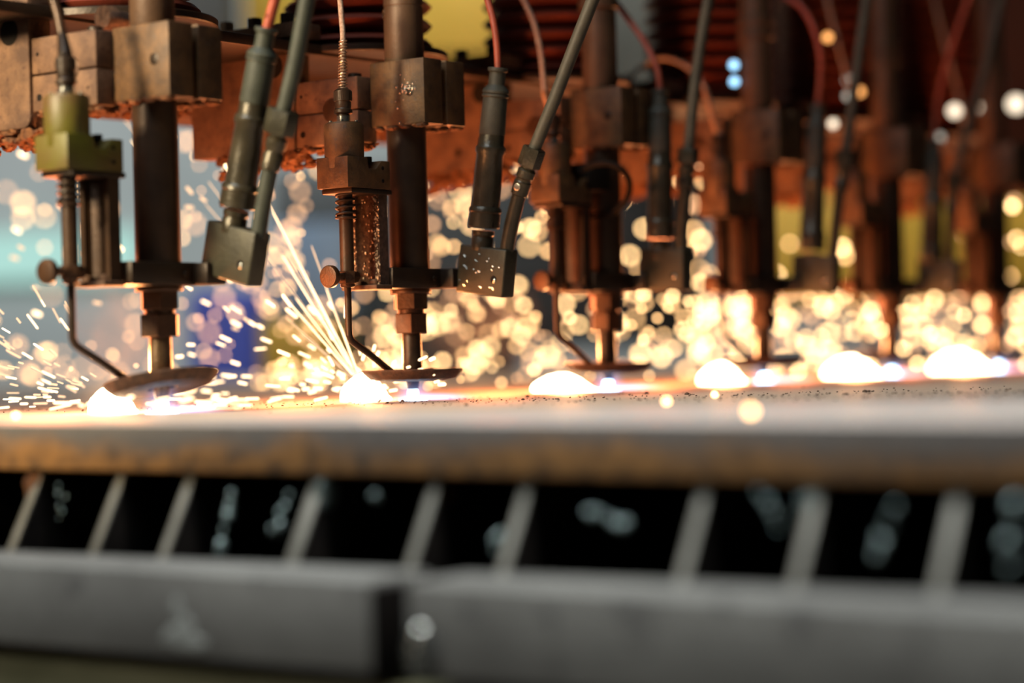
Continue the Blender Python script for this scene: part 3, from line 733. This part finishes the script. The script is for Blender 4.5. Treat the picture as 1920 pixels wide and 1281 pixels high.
for n in range(NST):
    o = ORD[n]
    t = thing('cutting_torch', ['dark steel cutting torch beside the green-yellow sensor block, leftmost of the row',
        'brown steel cutting torch in sharp focus, hex nuts clearly seen, second from the left', 'slightly blurred torch with a black cable loop around its barrel',
        'blurred red-brown torch, fourth from the left', 'blurred dark red torch, fifth from the left', 'very blurred dark torch at the right picture edge'][n], 'cutting torch', S[n], 'row of cutting torches')
    torch_parts(t, n)
    t = thing('clamp_block', ['large brown clamp block gripping the leftmost torch', 'brown clamp block with silvery spatter gripping the second torch',
        'blurred brown clamp block above the cable loop, on the third torch', 'blurred clamp block on the fourth torch', 'blurred clamp block on the fifth torch', 'blurred clamp block on the torch at the right edge'][n],
        'clamp', S[n], 'clamp blocks on the torches')
    clamp_parts(t, n)
    dx, dy = (-3, 3) if n == 0 else (0, 0)
    t = thing('height_sensor', ['green-yellow painted height sensor with bent wire, left of the leftmost torch', 'rust-brown height sensor with coil spring and spattered channel, second from the left',
        'blurred orange-brown height sensor left of the cable loop', 'blurred dark height sensor left of the fourth torch', 'blurred dark height sensor left of the fifth torch', 'very blurred height sensor left of the torch at the right edge'][n],
        'height sensor', S[n] + V3(dx, dy, 0), 'height sensors in front of the torches')
    sensor_parts(t, n, dx, dy, n == 0, (-0.19, 0.0, 0.02, -0.02, 0.0, 0.02)[n])
    sensor_cable(t, n, dx, dy)
    t = thing('slide_block', ['rusty slide block behind the green-yellow sensor, round rod end showing', 'rusty slide block with dark disc, left of the second clamp block',
        'orange rusty slide block between second and third clamp blocks', 'blurred orange slide block left of the fourth clamp block', 'blurred slide block left of the fifth clamp block', 'very blurred slide block left of the sixth clamp block'][n],
        'slide block', S[n], 'slide blocks beside the clamps')
    t.location.z += (.004, -.006, 0, 0, 0, 0)[n]
    slide_parts(t, n)
    t = thing('carriage_plate', ['rusty carriage plate with a round bore, cut off by the left picture edge', 'rusty flanged carriage plate behind the nearest igniter lead',
        'orange rusty carriage plate with dark bore, right of the second clamp block', 'blurred orange carriage plate right of the third clamp block', 'blurred dark red carriage plate right of the fourth clamp block', 'very blurred carriage plate right of the fifth clamp block'][n],
        'carriage plate', S[n], 'carriage plates on the gantry')
    carriage_parts(t, n)
    t = thing('ribbed_bellows', ['dark ribbed bellows behind the top of the leftmost torch', 'dark red ribbed bellows left of the second torch top', 'dark red ribbed bellows left of the third torch top',
        'dark red ribbed bellows left of the fourth torch top', 'faint dark ribbed bellows left of the fifth torch top', 'faint dark ribbed bellows left of the sixth torch top'][n], 'bellows', S[n] + V3(66, 108, 322), 'ribbed bellows on the gantry')
    part('bellows_sleeve', 'bellows', bellows_bm, 'bellows', t)
    part('glow_shield', 'bellows_shield', lambda bm: rings(bm, [(82, -1), (83, 0), (83, 5), (82, 6), (50, 6)], (0, 0, -6), (0, 0, 1), 56), 'dark', t)  # disc added under the bellows to block the glow from below
    if n < 5:
        manifold(n); lead(n); hose(n)
    # flame and molten pool
    t = thing('cutting_flame', ['small blue-white cutting flame under the leftmost torch', 'blue-white cutting flame under the second torch, blue tip visible', 'blurred blue-white flame under the third torch',
        'blurred round blue-white flame under the fourth torch', 'blurred round white flame under the fifth torch', 'blurred round bluish flame at the right picture edge'][n], 'flame', S[n], 'cutting flames under the nozzles')
    part('flame_cone', 'flame_cone', lambda bm: rings(bm, [(4.4, 9.5), (5.0, 6), (4.4, 2.5), (9, .9), (13, .3)], (0, 0, 0), (0, 0, 1), 28), 'flame_core', t)
    h = part('blue_halo', 'unit_ball_halo', unit_ball, 'flame_halo', t, 'soft blue halo'); h.location = (0, 0, .007); h.scale = (.020, .020, .018)
    h = part('flame_skirt', 'unit_ball_skirt', unit_ball, 'flame_skirt', t, 'lilac skirt spreading on the plate'); h.location = (.006, -.016, .002); h.scale = (.030, .055, .006)
    c = S[n] + Vector((0, .054, 0))
    t = thing('molten_burst', ['white-hot molten burst left of the leftmost flame', 'white-hot molten burst left of the second flame, under streaking sparks', 'long white-hot burst left of the third flame',
        'white-hot burst left of the fourth flame', 'wide white-hot burst left of the fifth flame', 'white-hot burst between the two rightmost flames'][n], 'molten metal', c, 'molten bursts on the plate')
    def burst(bm):
        r = bmesh.ops.create_icosphere(bm, subdivisions=4, radius=1.0)
        for v in r['verts']:
            p = v.co; a = math.atan2(p.z, p.y)
            k = 1 + .10 * noise.noise(p * 3.1) + .05 * noise.noise(p * 9)
            sy = 25 if p.y > 0 else 24
            v.co = V3(p.x * 11 * k, p.y * sy * k, max(0.1, p.z * 22 * k * (1 if p.y > -.2 else max(.25, 1 + (p.y + .2) * 1.0))))
    bc = part('burst_core', 'burst_core', burst, 'pool', t); bc.scale = ((1, 1, 1), (1.1, 1.1, 1.1), (1, 1.55, .75), (1, 1.2, .95), (1, 1.6, 1.05), (1, 1.8, 1.15))[n]
    h = part('orange_halo', 'unit_ball_pool', unit_ball, 'pool_halo', t, 'orange glow around the burst'); h.location = (0, -.005, .014); h.scale = (.035, .060, .036)
    ld = bpy.data.lights.new('burst_light', 'POINT'); ld.energy = 2.6; ld.color = (1.0, 0.36, 0.11); ld.shadow_soft_size = .016
    lo = bpy.data.objects.new('burst_light', ld); COL.objects.link(lo); lo.location = c + Vector((.012, .0, .036))

for n in range(NST + 1):                      # light of the spark fountain above each cut
    ld = bpy.data.lights.new('spray_light', 'POINT'); ld.energy = 1.8; ld.color = (1.0, 0.23, 0.065); ld.shadow_soft_size = .035
    lo = bpy.data.objects.new('spray_light', ld); COL.objects.link(lo); lo.location = S[n] + Vector((.02, .16, .085))

# knurled knob behind the leftmost slide block
def knob(bm): rings(bm, [(4, 0), (9, 1), (9.5, 3), (9.5, 12), (7, 14), (7, 40)], (0, 0, 0), (1, 0, 0), 32)
kp = hitX(190, 32, S[0].x - .01)
single('frosted_knob', knob, 'spatter', 'spatter-dusted round knob above the nearest slide block', 'knob', kp)

# cable loop on the third torch
X = S[2].x - .045
lp = [hitX(1125 + 56 * math.cos(a), 356 + 50 * math.sin(a) - 6 * math.cos(a), X + .03 * math.sin(a)) for a in [2 * math.pi * k / 28 - 2.3 for k in range(27)]]
t = thing('cable_loop', 'black cable loop hanging around the third torch', 'cable', lp[0])
part('loop_cable', 'loop_cable', lambda bm: tube(bm, [(p - lp[0]) / MM for p in lp], 3.0, 14), 'black', t)
def clip(bm):
    c = (hitX(1088, 335, X) - lp[0]) / MM; box(bm, c.x - 8, c.x + 30, c.y - 16, c.y + 16, c.z - 12, c.z + 14, 1.5)
part('loop_clip', 'loop_clip', clip, 'black', t)

# gantry beam
y0 = 200
t = thing('gantry_beam', 'long dark rust-red gantry beam running away behind the torches', 'gantry beam', S[0] + V3(0, y0, 0))
part('beam_box', 'beam_box', lambda bm: box(bm, -90, 2300, 25, 155, 276, 322, 2), 'rust', t)
def bcr(bm):
    rr = random.Random(33)
    for k in range(420):
        lump(bm, (rr.uniform(-85, 900), rr.uniform(25, 60), 275 - abs(rr.gauss(0, 5))), (rr.uniform(2, 6), rr.uniform(2, 6), rr.uniform(2, 4)), k, .5, 1, .25)
part('slag_crust', 'beam_crust', bcr, 'crust', t, 'orange slag crust')
part('top_flange', 'beam_flange', lambda bm: box(bm, -95, 2300, -115, 150, 312, 322, 1.5), 'dark', t)

# ------------------------------------------------------------------ hall behind
HR = Matrix(((d0.x, r0.x, 0), (d0.y, r0.y, 0), (0, 0, 1)))
ang = math.atan2(d0.y, d0.x)
def hall(name, px0, px1, py0, py1, z, depth, mat, label=None, cat=None, kind=None, extra=None):
    a, b = P(px0, py0, z), P(px1, py1, z)
    ra, rb = (a - CAM).dot(r0), (b - CAM).dot(r0)
    c = d0 * z + r0 * ((ra + rb) / 2); c.z = b.z
    w = abs(rb - ra) / 2 / MM; h = (a.z - b.z) / MM
    o = single(name, lambda bm: (box(bm, 0, depth / MM, -w, w, 0, h, 12), extra(bm, w, h, depth / MM) if extra else None), mat, label, cat, c, None, kind)
    o.rotation_euler = (0, 0, ang)
    return o
hall('wall_back', -4200, 6000, -900, 1200, 9.5, .2, 'wall', kind='structure')
hall('window_1', -300, 262, 446, 522, 9.4, .06, 'daylight', kind='structure')
hall('machine_cabinet', 505, 1330, 320, 640, 6.4, .8, 'darkbay', 'dark machine cabinet blurred in the hall behind the second and third torches', 'cabinet')
hall('blue_container', 352, 482, 545, 770, 5.6, .35, 'blue', 'saturated blue container blurred right of the leftmost nozzle', 'container')
hall('pale_blue_cabinet', 500, 660, 420, 592, 5.7, .3, 'steelblue', 'pale blue cabinet blurred behind the streaking sparks', 'cabinet')
hall('yellow_bin', 486, 640, 600, 760, 5.0, .4, 'yellow', 'yellow-green bin blurred low between the first two torches', 'bin')
hall('dark_crate', 486, 980, 596, 800, 6.05, .3, 'darkbay', 'dark crate blurred behind the yellow-green bin', 'crate')
hall('yellow_machine', 1420, 2100, 350, 560, 5.2, .5, 'yellow', 'yellow-green machine body blurred behind the torches at right', 'machine')
hall('yellow_crane_girder', 452, 960, -120, 100, 5.4, .3, 'yellow', 'yellow-green girder glimpsed through gaps above the gantry', 'girder')
hall('dark_hoist', -500, 440, -500, 170, 5.2, .15, 'darkbay', 'dark hoist frame blurred above the leftmost torch', 'hoist')
hall('dark_rack', 980, 1420, -200, 330, 5.6, .5, 'darkbay', 'dark rack blurred behind the third torch', 'rack')
hall('dark_press', 1440, 2300, -400, 330, 5.6, .5, 'press', 'dark press frame blurred high at right', 'machine')

M['smoke'] = volume_glow('smoke', (0.97, 0.95, 0.92), 10.0, 1.2, 1.0)
for px, py, z, sx, sz, lb in [(240, 640, 1.93, .05, .08, 'pale smoke drifting behind the leftmost nozzle'), (890, 610, 2.6, .08, .08, 'pale smoke drifting right of the second nozzle')]:
    o = single('smoke', unit_ball, 'smoke', lb, 'smoke', P(px, py, z), None, 'stuff', key='smoke_ball'); o.scale = (sx * 1.2, sx, sz)
# ------------------------------------------------------------------ small lamps in the hall at upper right
for px, py, _z, r, mat, lb in [(1376, 122, 3.3, 5, 'lamp_blue', 'upper blue indicator lamp left of the fourth torch top'), (1377, 153, 3.3, 5, 'lamp_blue', 'lower blue indicator lamp left of the fourth torch top'),
        (1552, 70, 3.3, 5, 'lamp_amber', 'amber indicator lamp at upper right'), (1562, 232, 3.3, 5, 'lamp_white', 'cream lamp beside the fourth lead'),
        (1590, 150, 3.3, 5, 'lamp_grey', 'upper faint grey lamp beside the fourth hose'), (1590, 180, 3.3, 5, 'lamp_grey', 'lower faint grey lamp beside the fourth hose'),
        (1612, 172, 3.3, 5, 'lamp_amber', 'amber lamp half hidden by the fourth hose'), (1790, 208, 3.5, 8, 'lamp_white', 'large white lamp beside the fifth lead'),
        (1830, 200, 3.5, 6, 'lamp_white', 'smaller white lamp right of the large white lamp'), (1762, 258, 3.3, 5, 'lamp_grey', 'faint grey lamp below the large white lamp'),
        (1905, 195, 3.6, 11, 'lamp_white', 'pale lamp at the upper right picture edge')]:
    z = KD * 26376.0 / (4069 - px) + .045
    t = thing('indicator_lamp', lb, 'lamp', P(px, py, z), 'small lamps glimpsed through the gantry')
    part('lens', 'lamp_lens_%s_%d' % (mat, r), lambda bm: bmesh.ops.create_icosphere(bm, subdivisions=3, radius=r * MM), mat, t)
    part('socket', 'lamp_socket_%d' % r, lambda bm: cyl(bm, (r * .5, 0, 0), (r * 3, 0, 0), r * .9), 'black', t)

# ------------------------------------------------------------------ sparks
rs = random.Random(21)
BLUR_A = cam_data.lens * MM / cam_data.dof.aperture_fstop
def blur_px(z): return BLUR_A * F * abs(1 / cam_data.dof.focus_distance - 1 / z)
def spark_mesh(key, mat, stretch):
    def f(bm):
        bmesh.ops.create_icosphere(bm, subdivisions=2, radius=1.0)
        for v in bm.verts:
            k = 1 + .22 * noise.noise(v.co * 1.4 + Vector((len(key), stretch, 0)))
            v.co = Vector((v.co.x * stretch, v.co.y, v.co.z)) * k
    return mesh_of(key, f, M[mat])
BALL = {k: spark_mesh('ball_' + k, k, 1.25) for k in ('spark_hot', 'spark_mid', 'spark_dim')}
def sliver(key, mat):
    return mesh_of(key, lambda bm: rings(bm, [(.35, -1), (.8, -.96), (1, -.85), (1, .8), (.7, .95), (.3, 1)], (0, 0, 0), (1, 0, 0), 10), M[mat])
MESHMM = {}
SLIV = {k: sliver('sliver_' + k, k) for k in ('streak', 'streak_dim')}

POOL = [S[n] + Vector((0, .054, .01)) for n in range(NST)] + [S[NST] + Vector((0, .054, .01))]
POOLPX = [195, 688, 1055, 1365, 1620, 1825, 1995]
sparks = []       # (mesh, location, matrix, apparent size, station)
def orient(dirv):
    x = dirv.normalized(); a, b = frame(x); mt = Matrix((x, a, b)).transposed(); return mt
def add_ball(px, py, n, spread=.07, mat=None, frac=.22):
    X = S[n].x + rs.uniform(-spread, spread)
    p = hitX(px, py, X)
    z = (p - CAM).dot(dd)
    if p.z < .004: return
    r = max(frac * blur_px(z) / 2, 2.2) * z / F * rs.uniform(.75, 1.25)
    mat = mat or rs.choices(['spark_hot', 'spark_mid', 'spark_dim'], (3, 4, 3))[0]
    rot = orient((p - POOL[n]).normalized() + Vector((rs.uniform(-.2, .2), 0, rs.uniform(-.2, .2))))
    sparks.append((BALL[mat], p, rot @ Matrix.Diagonal((r, r, r)), blur_px(z) + 2 * r * F / z, n))
def add_streak(px, py, n, length, thick, mat='streak', spread=.05, jit=.12, X=None):
    X = S[n].x + rs.uniform(-spread, spread) if X is None else X
    p = hitX(px, py, X)
    if p.z < .002: return
    z = (p - CAM).dot(dd)
    dv = p - POOL[n]; dv.x *= .3; dv.normalize()
    dv += Vector((0, rs.gauss(0, jit), rs.gauss(0, jit)))
    L = length * z / F / 2; r = thick * z / F / 2
    sc = Matrix.Diagonal((L / MM, r / MM, r / MM))
    sparks.append((SLIV[mat], p, orient(dv) @ sc, length + 2 * blur_px(z), n))

def pick(px, lo=0):                          # stations whose sparks can reach this column
    c = [n for n in range(lo, NST + 1) if POOLPX[n] > px - 5]
    return rs.choice(c[:4]) if c else NST
# dense sprays behind the torches
def zone(n, x0, x1, y0, y1, ybias, lo, frac=.22, mats=None):
    for _ in range(n):
        px = rs.uniform(x0, x1); u = rs.random() ** ybias; py = y1 - (y1 - y0) * u
        add_ball(px, py, min(NST, max(lo, pick(px, lo))), .09, rs.choice(mats) if mats else None, frac)
zone(112, 790, 1330, 310, 540, 1.0, 3)
zone(175, 700, 1330, 530, 735, 1.0, 3)
zone(320, 1300, 1930, 545, 715, 1.1, 5)
zone(44, 1290, 1930, 300, 545, 1.1, 5)
zone(85, 480, 760, 300, 740, 1.2, 2, .22, ['spark_mid', 'spark_dim', 'spark_dim'])
zone(80, 500, 900, 670, 745, 1.0, 2, .22)
zone(55, 340, 560, 250, 740, 1.0, 2, .22, ['spark_dim', 'spark_dim', 'spark_mid'])
zone(30, -20, 340, 290, 700, 1.0, 2, .22, ['spark_dim', 'spark_dim', 'spark_mid'])
zone(26, -20, 340, 640, 750, 1.0, 1, .22, ['spark_dim', 'spark_mid'])
# slivers from the first burst
for _ in range(70):
    a = rs.uniform(.02, 1.0) if rs.random() < .85 else rs.uniform(1, 1.4); q = 70 + 260 * rs.random() ** 1.1
    add_streak(195 - q * math.cos(a), 760 - q * .75 * math.sin(a), 0, rs.uniform(14, 40), rs.uniform(2.6, 4.6), rs.choice(['streak', 'streak_dim', 'streak_dim']), .03, .06)
for _ in range(70):
    add_streak(rs.uniform(330, 660), 752 - 200 * rs.random() ** 2.2, 1, rs.uniform(16, 34), rs.uniform(3, 6), 'streak', .05, .10)
for _ in range(40):
    add_streak(rs.uniform(0, 480), 765 - 22 * rs.random() ** 1.3, 0, rs.uniform(16, 44), rs.uniform(3, 6), 'streak', .09, .03)
for _ in range(36):
    add_streak(rs.uniform(-10, 560), rs.uniform(250, 640), 1, rs.uniform(14, 26), rs.uniform(5, 9), rs.choice(['streak', 'streak_dim']), .06, .15)
# the fan of long slivers leaving the second burst
for (ex, ey, f0, f1, th, mt_) in [(500, 375, .10, .98, 5, 'streak'), (512, 452, .15, .9, 5, 'streak'), (532, 470, .2, .95, 4, 'streak_dim'), (560, 395, .35, .8, 5, 'streak_dim'),
        (500, 520, .1, .8, 5, 'streak'), (575, 440, .15, .7, 4, 'streak'), (540, 540, .1, .9, 4, 'streak'), (600, 510, .1, .85, 5, 'streak'), (480, 545, .2, .7, 3, 'streak_dim'),
        (585, 560, .05, .8, 4, 'streak'), (620, 560, .05, .7, 5, 'streak'), (535, 600, .1, .8, 3, 'streak_dim'), (560, 500, .4, 1.0, 3, 'streak'), (470, 440, .45, .95, 4, 'streak_dim'),
        (340, 330, .72, .86, 4, 'streak_dim'), (360, 300, .75, .9, 4, 'streak_dim'), (215, 205, .9, 1.0, 5, 'streak_dim'), (235, 250, .9, .97, 6, 'streak')]:
    X = S[1].x + rs.uniform(-.012, .012); a = hitX(680, 725, X); b = hitX(ex, ey, X)
    p, q = a.lerp(b, f0), a.lerp(b, f1); c = (p + q) / 2; z = (c - CAM).dot(dd)
    r = th * .5 * z / F / 2
    sparks.append((SLIV[mt_], c, orient(q - p) @ Matrix.Diagonal(((q - p).length / 2 / MM, r / MM, r / MM)), 200, 1))
# around the second burst
for _ in range(60):
    a = rs.uniform(.05, 3.0); q = 25 + 95 * rs.random()
    add_streak(690 - q * math.cos(a) * 1.5, 742 - q * .8 * math.sin(a), 1, rs.uniform(8, 26), rs.uniform(3, 7), 'streak', .02, .1)
# a few flung onto the plate in front
for px, py in ((1408, 778), (1250, 758), (30, 785), (1340, 745)):
    v = ray(px, py); p = CAM + v * (-(CAM.z - .002) / v.z); z = (p - CAM).dot(dd); r = .0022
    sparks.append((BALL['spark_mid'], p + Vector((0, 0, .002)), Matrix.Diagonal((r, r, r)), 400, 7))

SLAB = ['elongated glowing spark flung left of the leftmost molten burst', 'glowing spark flung from the second molten burst', 'glowing spark blown back from the third molten burst',
        'blurred glowing spark blown back from the fourth molten burst', 'blurred glowing spark blown back from the fifth molten burst', 'blurred glowing spark blown back from the sixth molten burst', 'blurred glowing spark blown in from beyond the right picture edge', 'round glowing spark lying on the bare plate in front of the torches']
sparks.sort(key=lambda s: -s[3])
for me, p, mt3, sz, n in sparks[:300]:
    o = bpy.data.objects.new('spark', me); COL.objects.link(o)
    o.matrix_world = Matrix.Translation(p) @ mt3.to_4x4()
    o['label'] = SLAB[n]; o['category'] = 'spark'; o['group'] = 'sparks on the bare plate' if n == 7 else 'sparks from molten burst ' + ['one', 'two', 'three', 'four', 'five', 'six', 'seven'][n]
rest = sparks[300:]
if rest:
    bm = bmesh.new(); mats = []
    for me, p, mt3, sz, n in rest:
        k = len(bm.faces); mat = me.materials[0]
        if mat not in mats: mats.append(mat)
        b2 = bmesh.new(); b2.from_mesh(me); b2.transform(Matrix.Translation(p) @ mt3.to_4x4())
        tmp = bpy.data.meshes.new('tmp'); b2.to_mesh(tmp); b2.free()
        bm.from_mesh(tmp); bpy.data.meshes.remove(tmp); bm.faces.ensure_lookup_table()
        for f in bm.faces[k:]: f.material_index = mats.index(mat)
    me = bpy.data.meshes.new('spark_spray'); bm.to_mesh(me); bm.free()
    for mat in mats: me.materials.append(mat)
    o = bpy.data.objects.new('spark_spray', me); COL.objects.link(o)
    o['kind'] = 'stuff'; o['label'] = 'countless small glowing sparks spraying low across the plate'; o['category'] = 'sparks'
print('SPARKS', len(sparks))
